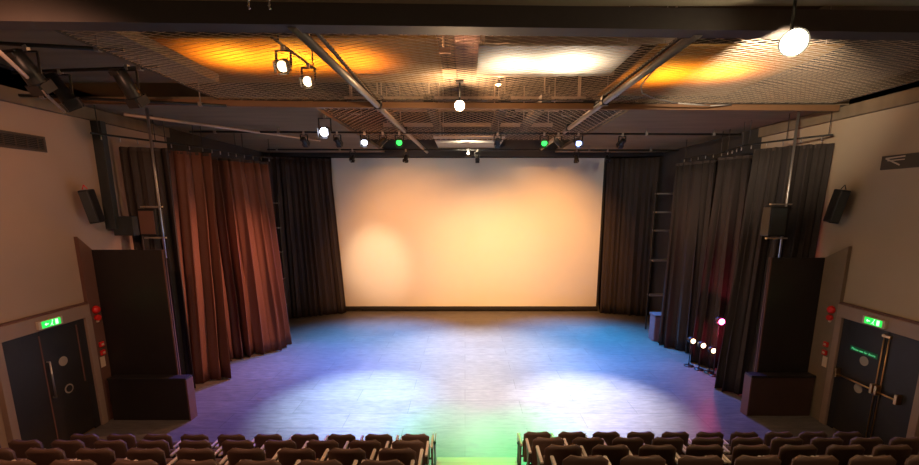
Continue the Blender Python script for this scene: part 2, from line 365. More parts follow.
def exit_door(side, n):
    wx = WL if side < 0 else WR; s = -side      # s points into the room
    def X(a, b): return sorted((wx+s*a, wx+s*b))
    def bx(a, b, y0, y1, z0, z1): p, q = X(a, b); return MB().box(p, q, y0, y1, z0, z1)
    t = bpy.data.objects.new('door_%d' % n, None); COL.objects.link(t); t.location = (wx, 7.2, 0); t['kind'] = 'structure'
    bx(0, .10, 6.30, 8.05, 2.19, 2.43).build('door_header', 'doorframe', t, .006)
    bx(0, .07, 6.30, 8.06, 2.43, 2.46).build('header_cap', 'brownpaint', t)
    bx(0, .10, 7.93, 8.06, 0, 2.19).build('door_jamb', 'doorframe', t, .006)
    bx(0, .10, 6.30, 6.42, 0, 2.19).build('door_jamb', 'doorframe', t, .006)
    bx(0, .05, 7.80, 7.93, 0, 2.19).build('dark_reveal', 'black', t)
    bx(0, .03, 6.42, 7.93, 0, .03).build('threshold', 'brass', t)
    for (a, b) in ((6.43, 7.035), (7.045, 7.80)):
        l = bx(.012, .05, a, b, .03, 2.18).build('door_leaf', 'doorleaf', t, .004)
        yc = (a+b)/2
    cl = 'disc' 
    for (y, z, ring) in ((7.39, 1.53, 0), (7.41, 1.0, 1)):
        p, q = X(.051, .056)
        MB().lathe([(.085, p), (.085, q)], 20, 'x', (0, y, z)).build('round_sticker', 'disc', t)
        if ring and side < 0:
            p, q = X(.056, .059); MB().lathe([(.062, p), (.062, q)], 20, 'x', (0, y, z)).build('sticker_centre', 'doorleaf', t)
    if side < 0:
        xh = wx+.10
        MB().path([(wx+.05, 7.1, 1.62), (xh, 7.1, 1.62), (xh, 7.1, .97), (wx+.05, 7.1, .97)], .014).build('pull_handle', 'steel', t)
        bx(.05, .058, 7.03, 7.05, .05, 2.1).build('meeting_strip', 'brownpaint', t)
        bx(.05, .056, 7.74, 7.765, 1.0, 2.1).build('edge_guard', 'brownpaint', t)
    else:
        xh = wx-.12
        for y in (7.0, 7.09):
            MB().tube((wx-.07, y, .05), (wx-.07, y, 2.12), .010).build('panic_rod', 'brass', t)
        MB().box(wx-.09, wx-.05, 6.97, 7.12, 2.07, 2.12).build('rod_keeper', 'brass', t, .004)
        MB().tube((xh, 7.12, 1.12), (xh, 7.84, 1.12), .016).build('push_bar', 'brass', t)
        MB().tube((xh, 6.66, 1.12), (xh, 7.0, 1.12), .016).build('push_bar', 'brass', t)
        for y in (6.66, 7.02, 7.10, 7.84):
            MB().box(wx-.14, wx-.05, y-.025, y+.025, 1.05, 1.22).build('bar_bracket', 'brass', t, .006)
        MB().box(wx-.056, wx-.051, 7.16, 7.70, 1.64, 1.73).build('lettering_strip', 'textback', t)
        text_mesh('Please use far doors', .058, 'greentext', 'lettering', t, (wx-.058, 7.43, 1.683), (0, -1, 0), (0, 0, 1))
    # exit sign
    ys = (6.98, 7.42) if side < 0 else (7.04, 7.46)
    e = thing('exit_sign', 'green lit emergency exit sign over the %s door' % ('left' if side < 0 else 'right'), 'exit sign', (wx+s*.1, sum(ys)/2, 2.22), 'green exit signs')
    bx(.101, .15, ys[0], ys[1], 2.225, 2.36).build('casing', 'casing', e, .004)
    g = bx(.151, .156, ys[0]+.05, ys[1]-.05, 2.237, 2.35).build('sign_face', 'green', e)
    yc = sum(ys)/2; sg = -1 if side > 0 else 1   # reading direction along y
    p, q = X(.157, .160)
    d = sg if side < 0 else -1
    # running figure, arrow and doorway
    def mk(mb, nm): subpart(mb, nm, 'signwhite', e, g)
    yd = lambda k: yc+k*(1 if side < 0 else -1)
    def rect(k0, k1, z0, z1): a, b = sorted((yd(k0), yd(k1))); return MB().box(p, q, a, b, z0, z1)
    fig = MB()
    fig.prism([(yd(-.02), 2.258), (yd(-.035), 2.25), (yd(-.005), 2.285), (yd(.012), 2.318), (yd(.02), 2.31), (yd(.01), 2.28), (yd(.03), 2.25), (yd(.018), 2.25), (yd(.0), 2.272)], 'x', p, q)
    fig.lathe([(.011, p), (.011, q)], 12, 'x', (0, yd(.022), 2.334))
    mk(fig, 'running_figure')
    a0 = -1 if side < 0 else 1
    ar = MB(); ar.prism([(yd(-.125), 2.293), (yd(-.095), 2.322), (yd(-.095), 2.302), (yd(-.055), 2.302), (yd(-.055), 2.284), (yd(-.095), 2.284), (yd(-.095), 2.264)], 'x', p, q); mk(ar, 'arrow')
    dw = rect(.07, .12, 2.25, 2.34); mk(dw, 'doorway_mark')
    # alarm bell, call points, notice beside the jamb
    sn = 'left' if side < 0 else 'right'
    p0 = wx+s*.071
    b = thing('fire_alarm_bell', 'red round fire alarm sounder beside the %s exit door frame' % sn, 'alarm', (p0, 8.19, 2.12), 'fire alarm sounders')
    prof = [(.075, 0), (.08, s*.02), (.07, s*.05), (.045, s*.075), (.02, s*.08)]
    MB().lathe(prof, 20, 'x', (p0, 8.19, 2.28)).build('dome', 'red', b)
    MB().lathe([(.055, 0), (.06, s*.03), (.05, s*.06)], 16, 'x', (p0, 8.19, 2.12)).build('strobe_base', 'red', b)
    MB().box(*sorted((p0, p0+s*.03)), 8.17, 8.21, 2.03, 2.065).build('end_tab', 'notice', b)
    for (z, w) in ((1.58, 'upper'), (1.41, 'lower')):
        c = thing('call_point', '%s red fire call point beside the %s exit door frame' % (w, sn), 'call point', (p0, 8.19, z-.05), 'fire call points')
        bb = MB().box(*sorted((p0, p0+s*.04)), 8.14, 8.24, z-.05, z+.05).build('housing', 'red', c, .01)
        MB().box(*sorted((p0+s*.041, p0+s*.045)), 8.165, 8.215, z-.02, z+.02).build('glass', 'notice', c)
    c = thing('notice', 'small pale paper notice under the call points beside the %s exit door' % sn, 'notice', (p0, 8.17, 1.15), 'fire action notices')
    MB().box(*sorted((p0, p0+s*.006)), 8.12, 8.23, 1.12, 1.33).build('paper', 'notice', c)
    return t
exit_door(-1, 1); exit_door(1, 2)

# vent on the left wall, arrow sign on the right wall
t = thing('wall_vent', 'dark rectangular vent grille high on the left wall', 'vent', (WL, 7.3, 5.17))
MB().box(WL, WL+.03, 6.75, 7.8, 5.17, 5.21).box(WL, WL+.03, 6.75, 7.8, 5.39, 5.43).box(WL, WL+.03, 6.75, 6.79, 5.21, 5.39).box(WL, WL+.03, 7.76, 7.8, 5.21, 5.39).build('frame', 'vent', t)
MB().box(WL, WL+.008, 6.79, 7.76, 5.21, 5.39).build('backing', 'black', t)
mb = MB()
for k in range(6): z = 5.225+k*.029; mb.bar((WL+.018, 6.79, z), (WL+.018, 7.76, z), .02, .006)
for k in range(5): mb.box(WL+.01, WL+.025, 6.9+.19*k, 6.915+.19*k, 5.21, 5.39)
mb.build('louvres', 'vent', t)
t = thing('direction_sign', 'long dark sign with a pale arrow high on the right wall', 'sign', (WR, 7.2, 4.88))
MB().box(WR-.03, WR, 6.2, 7.74, 4.87, 5.10).build('sign_board', 'signblack', t, .003)
mb = MB(); xs = WR-.034
for a, b, w in (((7.66, 5.055), (7.33, 5.065), .022), ((7.66, 5.055), (7.40, 4.93), .022), ((7.62, 5.015), (7.33, 5.015), .016)):
    mb.bar((xs, a[0], a[1]), (xs, b[0], b[1]), .006, w)
mb.build('arrow', 'arrow', t)

# ------------------------------------------------------------------ wall speakers, pole speakers, cable post
def speaker_box(t, x0, x1, y0, y1, z0, z1, face='y'):
    MB().box(x0, x1, y0, y1, z0, z1).build('cabinet', 'blackmetal', t, .02)
    if face == 'y': MB().box(x0+.03, x1-.03, y0-.012, y0, z0+.03, z1-.03).build('grille', 'bluemetal', t)
def wall_speaker(side, label):
    wx = WL if side < 0 else WR; s = -side
    t = thing('wall_speaker', label, 'speaker', (0, 0, 0), 'speakers bracketed to the side walls')
    MB().box(-.085, .085, -.11, .14, -.31, .31).build('cabinet', 'blackmetal', t, .02)
    MB().box(-.07, .07, -.125, -.11, -.28, .28).build('grille', 'bluemetal', t, .004)
    MB().path([(0, .14, 0), (0, .2, 0), (side*.20, .2, 0)], .018).box(-.03+side*.22, .03+side*.22, .14, .26, -.08, .08).build('bracket', 'blackmetal', t)
    MB().path([(-.04, 0, .32), (0, 0, .40), (.04, 0, .32)], .008).build('eyebolt', 'red' if side < 0 else 'blackmetal', t)
    t.location = (wx+s*(.22 if side < 0 else .2), 8.3, 4.25); t.rotation_euler = (R(6), R(8*side), R(-14*side))
    return t
wall_speaker(-1, 'black loudspeaker bracketed high on the left wall')
wall_speaker(1, 'black loudspeaker bracketed high on the right wall')
t = thing('cable_post', 'dark slate upright with a box at its foot, high on the left wall', 'post', (-7.15, 8.95, 3.75))
MB().box(-7.25, -7.05, 8.82, 8.95, 3.8, 5.88).build('upright', 'bluemetal', t, .006)
MB().box(-7.15, -6.75, 8.88, 9.05, 3.66, 4.05).build('junction_box', 'bluemetal', t, .008)
def pole_speaker(x, y, zt, zb, zs0, zs1, side, label):
    t = thing('hanging_speaker', label, 'speaker', (x, y, zb), 'speakers clamped to hanging poles')
    MB().tube((x, y, zb), (x, y, zt), .024).build('pole', 'steel', t)
    w = .34; xx = x-.03-w if side < 0 else x-.03-w
    c = MB().box(xx, xx+w, y-.12, y+.14, zs0, zs1).build('cabinet', 'blackmetal', t, .02)
    MB().box(xx+.02, xx+w-.02, y-.135, y-.12, zs0+.04, zs1-.04).build('grille', 'brownpaint' if side < 0 else 'bluemetal', t, .004)
    for z in (zs0-.04, zs1+.04): MB().bar((xx+.02, y-.03, z), (x+.08, y-.03, z), .05, .03).build('clamp_arm', 'steel', t)
pole_speaker(-6.17, 8.9, 6.12, 3.2, 3.66, 4.2, -1, 'speaker clamped to the thin pole hanging on the left')
pole_speaker(6.48, 8.9, 6.12, 2.4, 3.65, 4.25, 1, 'speaker clamped to the thin pole hanging on the right')

# ------------------------------------------------------------------ stage lanterns
def lantern(label, loc, aim, lens, group=None, scale=1.0, kind='fresnel', drop=.3):
    """drop: distance from lamp centre up to the bar it hangs from"""
    t = thing('stage_lantern', label, 'stage light', loc, group)
    d = (Vector(aim)-Vector(loc)).normalized(); q = d.to_track_quat('-Z', 'Y')
    def rot(mb):
        mb.v = [tuple(Vector(loc)+q @ (Vector(v)*scale)) for v in mb.v]; return mb
    L = .16 if kind == 'fresnel' else .30
    rot(MB().lathe([(.06, L), (.10, L-.02), (.11, .02), (.115, -.10), (.12, -.13), (.105, -.13), (.10, -.10)], 20)).build('housing', 'blackmetal', t)
    rot(MB().lathe([(.102, -.10), (.09, -.112), (.05, -.125), (.01, -.13)], 20)).build('lens', lens, t)
    fr = MB()
    for k in range(4):
        a = k*math.pi/2; mb = MB(); mb.box(-.10, .10, .115, .122, -.25, -.12)
        mb.v = [(x*math.cos(a)-y*math.sin(a), x*math.sin(a)+y*math.cos(a), z) for x, y, z in mb.v]
        rot(mb).build('barn_door', 'black', t)
    rot(MB().box(-.08, .08, -.10, -.08, L-.06, L).box(-.09, .09, -.06, -.04, L, L+.02)).build('cooling_fins', 'black', t)
    x, y, z = loc; w = .14*scale; h = drop-.06
    MB().bar((x-w, y, z), (x-w, y, z+h), .03, .012).bar((x+w, y, z), (x+w, y, z+h), .03, .012).box(x-w-.01, x+w+.01, y-.015, y+.015, z+h-.01, z+h+.01).build('yoke', 'blackmetal', t)
    MB().box(x-.025, x+.025, y-.03, y+.03, z+h, z+drop+.02).build('clamp', 'steel', t, .004)
    return t
BZ = 6.0
def lighting_bar(label, a, b, z, hx=(), top=6.12, r=.025, m='blackmetal', name='lighting_bar'):
    t = thing(name, label, 'bar', (*a, z), None)
    MB().tube((*a, z), (*b, z), r).build('pipe', m, t)
    for x in hx:
        q = (x-a[0])/(b[0]-a[0]); y = a[1]+(b[1]-a[1])*q
        MB().tube((x, y, z), (x, y, top), .010, 6).build('drop_rod', 'pipe', t)
        MB().box(x-.03, x+.03, y-.035, y+.035, z-.035, z+.035).build('clamp', 'pipe', t)
    return t
lighting_bar('long black lighting bar across the stage holding the four coloured lamps', (-6.6, 10.9), (6.9, 11.35), BZ, (-6, -4.5, 4.5, 6.2))
lighting_bar('rear black lighting bar across the stage just before the screen', (-6.3, 14.4), (6.9, 14.6), BZ, (-6, -4, 4, 6))
lighting_bar('black bar running under the left of the ceiling to the left wall', (-7.1, 7.35), (-4.2, 8.1), 6.0, (-6.8, -4.6), 6.45)

names = ['white-glowing stage lamp on the front bar, left of the green one', 'left one of the two green stage lamps on the bar above the screen', 'right one of the two green stage lamps on the bar above the screen',
         'blue-white stage lamp at the right end of the row above the screen', 'stage lamp on the rear bar, leftmost of its five', 'stage lamp on the rear bar, second from the left', 'stage lamp on the rear bar, in its middle',
         'stage lamp on the rear bar, second from the right', 'stage lamp on the rear bar, rightmost of its five']
lens = ['lens_wb', 'lens_g', 'lens_g', 'lens_b', 'lens_off', 'lens_off', 'lens_off', 'lens_off', 'lens_off']
for i, (x, y, aim, e, c, sz, bl) in enumerate(BEAMS):
    z = 5.79 if i < 4 else 5.76; yb = 10.9+(x+6.6)/13.5*.45 if i < 4 else 14.4+(x+6.3)/13.2*.2
    loc = (x, yb, z)
    # the lamp's face leans toward the stalls, its light falls on the stage
    lantern(names[i], loc, aim if i > 3 else (x*.9, 4.5, 3.0), lens[i], 'stage lamps on the bars above the stage', .72 if i < 4 else .6, 'fresnel', BZ-z)
    d = (Vector(aim)-Vector(loc)).normalized()
    spot('beam', Vector(loc)+d*.24 if i > 3 else Vector(loc)+Vector((0, -.25, -.16)), aim, e, c, sz, bl)
# ------------------------------------------------------------------ screen wash, lamps aimed at the screen from the rear bar
SG = 'screen wash lamps on the front bar'
for i, (x, aim, e, sz, c) in enumerate([(-3.9, (-3.5, 17.2, 2.0), 1300, 27, (1, .68, .40)), (-3.1, (-1.8, 17.2, 1.9), 1650, 74, (1, .42, .12)), (.8, (.6, 17.2, 1.5), 1000, 66, (1, .58, .26)), (3.9, (2.8, 17.2, 1.9), 2000, 74, (1, .45, .13))]):
    y = 10.9+(x+6.6)/13.5*.45
    lantern('%s black stage lamp on the front bar aimed at the screen' % ['leftmost', 'second', 'third', 'rightmost'][i], (x, y, 5.80), aim, 'lens_off', SG, .6, 'fresnel', .20)
    d = (Vector(aim)-Vector((x, y, 5.80))).normalized()
    spot('screen_beam', Vector((x, y, 5.80))+d*.25, aim, e, c, sz, 1)

# ------------------------------------------------------------------ ceiling grid: wire mesh panels
def wire_panel(label, x0, x1, y0, y1, z, slope, pitch, r, frame='pipe'):
    t = thing('wire_mesh_panel', label, 'wire mesh ceiling', ((x0+x1)/2, y0, z), 'tension wire mesh panels of the ceiling grid')
    mb = MB(); W_, D_ = x1-x0, y1-y0
    for sg in (1, -1):
        # lines y = sg*slope*x + c
        c = -slope*W_ if sg > 0 else 0
        cmax = D_ if sg > 0 else D_+slope*W_
        while c < cmax:
            pts = []
            # param in local coordinates
            for (xx) in (0, W_):
                yy = sg*slope*xx+c
                if 0 <= yy <= D_: pts.append((xx, yy))
            for (yy) in (0, D_):
                xx = (yy-c)/(sg*slope)
                if 0 < xx < W_: pts.append((xx, yy))
            if len(pts) >= 2 and math.dist(pts[0], pts[1]) > .1:
                a, b = pts[0], pts[1]
                mb.tube((x0+a[0], y0+a[1], z+.004*sg), (x0+b[0], y0+b[1], z+.004*sg), r, 3, cap=False)
            c += pitch
    o = mb.build('wire_mesh', 'alu', t)
    for p in o.data.polygons: p.use_smooth = False
    fr = MB()
    for a, b in (((x0, y0), (x1, y0)), ((x0, y1), (x1, y1)), ((x0, y0), (x0, y1)), ((x1, y0), (x1, y1))): fr.bar((*a, z), (*b, z), .02, .03)
    fr.build('edge_frame', 'beam', t)
    return t
GZ = 6.14
wire_panel('wire mesh ceiling panel on the left, lit orange', -4.4, -1.63, 4.95, 8.30, GZ, .45, .10, .0028)
wire_panel('wire mesh ceiling panel in the centre, with the white glowing patch', -1.61, 2.41, 4.95, 8.30, GZ, .45, .10, .0028)
wire_panel('wire mesh ceiling panel on the right, behind the bright lamp', 2.43, 6.85, 5.05, 8.55, GZ, .45, .10, .0028)
wire_panel('wire mesh ceiling panel over the stage in front of the screen', -2.8, 3.2, 8.60, 13.2, GZ, 1.6, .24, .0035)

# long pipes running towards the stage under the grid, cross bars
def pipe(name, label, a, b, r, m, clamps=()):
    t = thing(name, label, 'pipe', a)
    MB().tube(a, b, r, 12).build('tube', m, t)
    a = Vector(a); b = Vector(b)
    for q in clamps:
        c = a.lerp(b, q); MB().box(c.x-.06, c.x+.06, c.y-.06, c.y+.06, c.z-.06, c.z+.10).build('clamp', 'blackmetal', t, .01)
    return t
pipe('grid_pipe', 'long grey pipe left of centre running from the front beam to the screen', (-1.72, 4.7, 6.04), (-1.30, 15.4, 6.04), .05, 'pipe', (.34, .6))
pipe('grid_pipe', 'long grey pipe right of centre running from the front beam to the screen', (2.42, 4.9, 6.04), (2.45, 14.6, 6.04), .05, 'pipe', (.32, .6))
t = thing('grid_beam', 'brown cross bar under the rear edge of the mesh ceiling', 'beam', (0, 8.4, 6.0))
for a, b in (((-7.1, 8.0), (-2.9, 8.33)), ((-2.9, 8.33), (-1.66, 8.36)), ((-1.50, 8.37), (2.36, 8.49)), ((2.50, 8.49), (7.0, 8.63))):
    MB().bar((*a, 6.06), (*b, 6.06), .10, .10).build('beam_length', 'brownbar', t)
pipe('brace_pipe', 'pale diagonal pipe under the left of the ceiling', (-4.9, 4.9, 5.9), (-6.9, 7.9, 5.86), .022, 'duct')
pipe('brace_pipe', 'pale slanting pipe over the left curtain rail', (-6.4, 8.6, 5.95), (-4.0, 12.5, 6.02), .03, 'duct')

# equipment above the mesh: joists, ducts, cable trays
for i, (x0, x1, y, z, h) in enumerate([(-2.9, -.25, 8.97, 7.5, .16), (.4, 4.4, 9.55, 7.5, .13), (-3.4, -.3, 9.8, 7.4, .10), (.3, 2.3, 11.5, 7.4, .12), (-1.8, .0, 11.6, 7.4, .10), (-3.4, 3.4, 13.2, 7.2, .12), (-3.2, 3.2, 12.2, 7.0, .09), (-2.9, 3.4, 10.6, 7.2, .10), (-2.8, 3.0, 14.6, 7.2, .14), (-2.8, 3.0, 15.6, 6.9, .12)]):
    t = thing('roof_joist', 'pale joist above the mesh ceiling, %s counting back from the front beam' % ['first', 'second', 'third', 'fourth', 'fifth', 'sixth', 'seventh', 'eighth', 'ninth', 'tenth'][i], 'joist', (x0, y, z), 'joists over the mesh ceiling')
    MB().box(x0, x1, y, y+.08, z, z+h).build('flange', 'duct', t)
    for xx in (x0+.15, x1-.15): MB().tube((xx, y+.04, z+h), (xx, y+.04, 8.2), .02, 6).build('hanger_rod', 'duct', t)
t = thing('cable_duct', 'brown duct running front to back above the middle of the mesh', 'duct', (0, 6, 6.8))
MB().box(-.16, .22, 5.1, 9.6, 6.7, 7.0).build('duct_run', 'brownpaint', t, .01)
for y in (5.4, 9.3): MB().tube((.03, y, 7.0), (.03, y, 8.2), .02, 6).build('hanger_rod', 'duct', t)
for i, x in enumerate((-2.2, -.9, 1.0, 2.0)):
    t = thing('roof_purlin', 'dark timber running front to back over the mesh, %s from the left' % ['first', 'second', 'third', 'fourth'][i], 'joist', (x, 9, 7.7), 'dark purlins over the mesh')
    MB().box(x-.12, x+.12, 11.3, 16.2, 6.75, 6.95).build('timber', 'beam', t)
    for yy in (11.6, 15.6): MB().tube((x, yy, 6.95), (x, yy, 8.2), .02, 6).build('hanger_rod', 'duct', t)
# reflecting panels added over the mesh to make its bright patches
def cpanel(label, x0, x1, y0, y1, z, m):
    t = thing('added_panel', label, 'reflector panel', ((x0+x1)/2, y0, z), 'added reflector panels over the mesh')
    MB().box(x0, x1, y0, y1, z, z+.04).build('board', m, t, .005)
    for x in (x0+.2, x1-.2):
        for y in (y0+.2, y1-.2): MB().tube((x, y, z+.04), (x, y, 8.2), .008, 6).build('hanger_wire', 'steel', t)
cpanel('added panel glowing orange above the left mesh', -6.9, -.5, 8.40, 11.3, 7.2, 'orangelit')
cpanel('added panel glowing white above the centre mesh', .1, 3.3, 8.8, 10.75, 7.2, 'panel')
cpanel('added panel glowing orange above the right mesh', 3.62, 7.1, 8.8, 12.6, 7.2, 'orangelit')
cpanel('added white panel over the stage just above the screen top', -.95, 1.2, 13.5, 16.0, 6.25, 'panel')
spot('uplight', (.1, 14.3, 5.86), (.1, 14.9, 6.25), 150, (1, .86, .62), 160, .6, .05)
t = thing('uplighter', 'small black floodlight on the rear bar pointing up at the white panel', 'floodlight', (.1, 14.5, 5.8))
MB().box(-.02, .22, 14.24, 14.36, 5.76, 5.84).build('housing', 'blackmetal', t, .01)
MB().box(.07, .13, 14.34, 14.50, 5.78, 6.03).build('bracket', 'blackmetal', t)
# up lights on the front beam
UP = [((-4.7, 9.5), 7.2, 360, (1, .40, .03)), ((-3.5, 9.6), 7.2, 420, (1, .44, .04)), ((-2.3, 9.7), 7.2, 300, (1, .38, .03)), ((1.0, 9.95), 7.2, 220, (1, .84, .62)), ((2.2, 9.9), 7.2, 400, (1, .84, .62)), ((4.6, 10.7), 7.2, 420, (1, .44, .04)), ((5.8, 10.5), 7.2, 420, (1, .44, .04)), ((.1, 10.9), 6.2, 0, (1, .85, .6))]
for i, ((x, y), zp, e, c) in enumerate(UP[:-1]):
    t = thing('uplighter', '%s small black floodlight above the mesh, pointing up' % ['first', 'second', 'third', 'fourth', 'fifth', 'sixth', 'seventh', 'rearmost'][i], 'floodlight', (x, y, 6.165), 'uplighters over the mesh')
    z = 6.23 if abs(x) > 2.9 or True else 6.2
    MB().box(x-.09, x+.09, y-.04, y+.04, z, z+.08).build('housing', 'blackmetal', t, .01)
    MB().box(x-.11, x+.11, y-.05, y+.05, z-.065, z).build('foot', 'blackmetal', t)
    spot('uplight', (x, y, z+.1), (x, y, zp), e*1.25, c, 124, 1, .05)

# ------------------------------------------------------------------ house lamps
def house_lamp(label, loc, aim, top, lens, r=.12):
    t = thing('house_lamp', label, 'lamp', loc)
    d = (Vector(aim)-Vector(loc)).normalized(); q = d.to_track_quat('-Z', 'Y'); k = r/.12
    def rot(mb): mb.v = [tuple(Vector(loc)+q @ (Vector(v)*k)) for v in mb.v]; return mb
    rot(MB().lathe([(.03, .22), (.06, .20), (.10, .10), (.13, .0), (.14, -.02)], 20)).build('reflector', 'blackmetal', t)
    rot(MB().lathe([(.12, -.02), (.11, -.04), (.06, -.06), (.01, -.065)], 20)).build('lens', lens, t)
    x, y, z = loc; MB().tube((x, y+.05, z+.05), (x, y+.05, top), .015, 8).build('stem', 'blackmetal', t)
    MB().box(x-.06, x+.06, y-.01, y+.11, top-.03, top).build('mounting_plate', 'blackmetal', t)
house_lamp('dazzling white house lamp hanging at the upper right', (3.07, 4.40, 5.78), (1.2, 1.2, 4.9), 6.22, 'star_l', .105)
spot('house_light', (3.03, 4.28, 5.73), (2.2, 4.5, 0), 150, (1, .74, .44), 168, .6)
spot('house_light', (3.07, 4.55, 5.85), (4.7, 7.4, 6.16), 1100, (1, .84, .64), 56, .8, .04)
house_lamp('small bright lamp hanging below the mesh above the stage', (-.08, 7.0, 5.77), (0, 1, 4.2), 6.14, 'white_l', .07)
point('lamp_light', (-.08, 6.8, 5.66), 130, (1, .64, .34), .06)
house_lamp('added downlight out of view over the stalls, warming the aisle step', (.2, 3.0, 6.0), (.2, 6.1, .2), 6.22, 'lens_w2', .08)  # unseen lamp added to warm the aisle step
spot('aisle_fill', (.2, 3.1, 5.85), (.2, 6.1, .2), 520, (1, .70, .48), 34, .9)
for (x, y, sd) in ((-1.0, 10.2, 'left of the pipe'), (.9, 12.6, 'towards the screen')):  # lamps added to warm the roof space and bring out the joists
    house_lamp('added warm lamp above the mesh, %s' % sd, (x, y, 7.5), (x, y, 6), 8.2, 'lens_w2', .08)
    point('roof_fill', (x, y, 7.3), 170, (1, .50, .22), .08)
house_lamp('warm house lamp hanging at the upper left, out over the stalls', (-3.9, 3.2, 5.95), (-4.8, 6, 1), 6.22, 'lens_w2', .09)
spot('house_light', (-3.95, 3.3, 5.88), (-5.2, 6.5, 1.5), 300, (1, .48, .30), 150, .7)

# red-amber wash on the left drapes (side lamp on a bar), extra lamp added to warm the right drapes
lantern('black stage lamp on the front bar turned to the rust-lit drapes', (-2.0, 11.05, 5.80), (-6.2, 10.8, 2.2), 'lens_off', 'drape lamps on the front bar', .6, 'fresnel', .20)
spot('drape_beam', (-2.25, 11.04, 5.6), (-6.2, 10.8, 1.6), 1300, (1, .40, .24), 66, 1)
lantern('added black stage lamp on the front bar turned to the right drapes', (2.3, 11.2, 5.80), (6.5, 11.4, 2.2), 'lens_off', 'drape lamps on the front bar', .6, 'fresnel', .20)
spot('drape_beam', (2.55, 11.2, 5.6), (6.5, 11.6, 2.2), 330, (1, .55, .30), 80, 1)

# ------------------------------------------------------------------ lamps in the left of the grid (unlit)
GL = [((-5.6, 6.0, 5.95), (-5.2, 9, 2)), ((-5.0, 6.9, 5.98), (-4.4, 9.5, 2)), ((-6.1, 7.02, 5.95), (-4, 9, 1))]
lab = ['unlit black stage lamp in the upper left, nearest the front beam', 'unlit black stage lamp in the upper left beside the mesh edge', 'unlit black stage lamp in the upper left nearest the left wall']
for (l, a), s in zip(GL, lab): lantern(s, l, a, 'lens_off', 'unlit lamps in the upper left', .95, 'profile', .32)
lighting_bar('short bar in the upper left with unlit stage lamps', (-6.9, 5.75), (-4.5, 6.2), 6.29, (-6.7, -4.8), 6.45, name='short_lighting_bar')
lighting_bar('second short bar in the upper left with unlit stage lamps', (-6.9, 7.1), (-4.5, 6.85), 6.27, (-6.7, -4.8), 6.45, name='short_lighting_bar')
for (l, a, n, le) in [((-2.77, 7.15, 6.38), (-2.2, 9, 4), 'white-lit lamp in the left mesh, upper one of the pair', 'lens_w2'), ((-2.69, 8.0, 6.38), (-1.8, 9, 4), 'white-lit lamp in the left mesh, lower one of the pair', 'lens_w2')]:
    lantern(n, l, (l[0]+.2, 3, 4.5), le, 'lamps over the left mesh', .8, 'fresnel', .27)
lantern('bright stage lamp hanging left of the screen top, above the first bar', (-2.95, 9.6, 5.80), (-2.6, 4, 4.2), 'lens_wb', None, .9, 'fresnel', .32)
pipe('hanging_bar', 'short bar over the left mesh holding two white-lit lamps', (-2.79, 6.8, 6.66), (-2.66, 8.3, 6.66), .02, 'blackmetal')
# bright edge of the lamp beam on the right mesh, drawn as a tube
for i, (x, y) in enumerate(((-2.77, 7.0), (-2.67, 8.2))):
    hr = thing('hanger_rod', '%s thin rod holding the short lamp bar over the left mesh' % ['nearer', 'farther'][i], 'rod', (x, y, 6.66), 'rods of the short lamp bar')
    MB().tube((x, y, 6.66), (x, y, 8.2), .012, 6).build('rod', 'blackmetal', hr)
c = thing('beam_edge', 'white curve under the right mesh panel, drawn for the edge of the lamp beam', 'cable', (2.62, 6.4, 6.11))
MB().path([(2.62, 6.4, 6.13), (2.58, 6.6, 6.05), (2.62, 6.9, 6.03), (2.8, 7.3, 6.02), (3.15, 7.65, 6.02), (3.7, 8.0, 6.02), (4.4, 8.25, 6.03), (4.9, 8.45, 6.09)], .012).build('cable', 'panel', c)  # white tube standing in for the lit beam edge

# side boom with lamps behind the right drapes
t = thing('lighting_stand', 'black stand with lit side lamps between the right drapes', 'lighting stand', (6.95, 10.3, 0))
MB().tube((6.85, 10.25, .03), (6.85, 10.25, 1.95), .022).build('pole', 'blackmetal', t)
MB().lathe([(.25, 0), (.25, .03), (.05, .05)], 20, 'z', (6.85, 10.25, 0)).build('base', 'blackmetal', t)
MB().bar((6.45, 10.25, 1.72), (7.1, 10.25, 1.72), .03, .03).build('cross_arm', 'blackmetal', t)
for (l, le, n) in [((6.33, 10.35, 1.44), 'lens_p', 'pink glowing side lamp low between the right drapes'), ((6.33, 10.55, .62), 'lens_w2', 'low added lamp for a white reflection between the right drapes, rightmost of three'), ((6.17, 10.75, .69), 'lens_w2', 'low added lamp for a white reflection between the right drapes, middle of three'), ((6.03, 11.0, .73), 'lens_w2', 'low added lamp for a white reflection between the right drapes, leftmost of three')]:  # the three low lamps are added in place of white reflections
    tt = thing('side_lamp', n, 'stage light', (l[0], l[1], 0), 'side lamps between the right drapes')
    r = .10 if le == 'lens_p' else .085
    MB().lathe([(r*.6, .2), (r, .14), (r*1.1, .0), (r*.9, .0)], 16, 'y', l).build('housing', 'blackmetal', tt)
    MB().lathe([(r*.75, -.004), (r*.4, -.02), (.005, -.026)], 16, 'y', l).build('lens', le, tt)
    MB().tube((l[0], l[1]+.1, 0), (l[0], l[1]+.1, l[2]-.05), .014, 8).lathe([(.12, 0), (.12, .02), (.02, .03)], 16, 'z', (l[0], l[1]+.1, 0)).build('stand', 'blackmetal', tt)
point('side_glow', (6.25, 10.15, 1.4), 45, (1, .08, .16), .04)
# purple covered box
t = thing('covered_stool', 'small purple-grey covered box standing at the right edge of the stage', 'stool', (6.15, 13.4, 0))
MB().box(5.97, 6.44, 13.2, 13.6, 0, .82).build('cover', 'purple', t, .03)
MB().box(5.95, 6.46, 13.18, 13.62, .82, .87).build('lid', 'purple', t, .015)
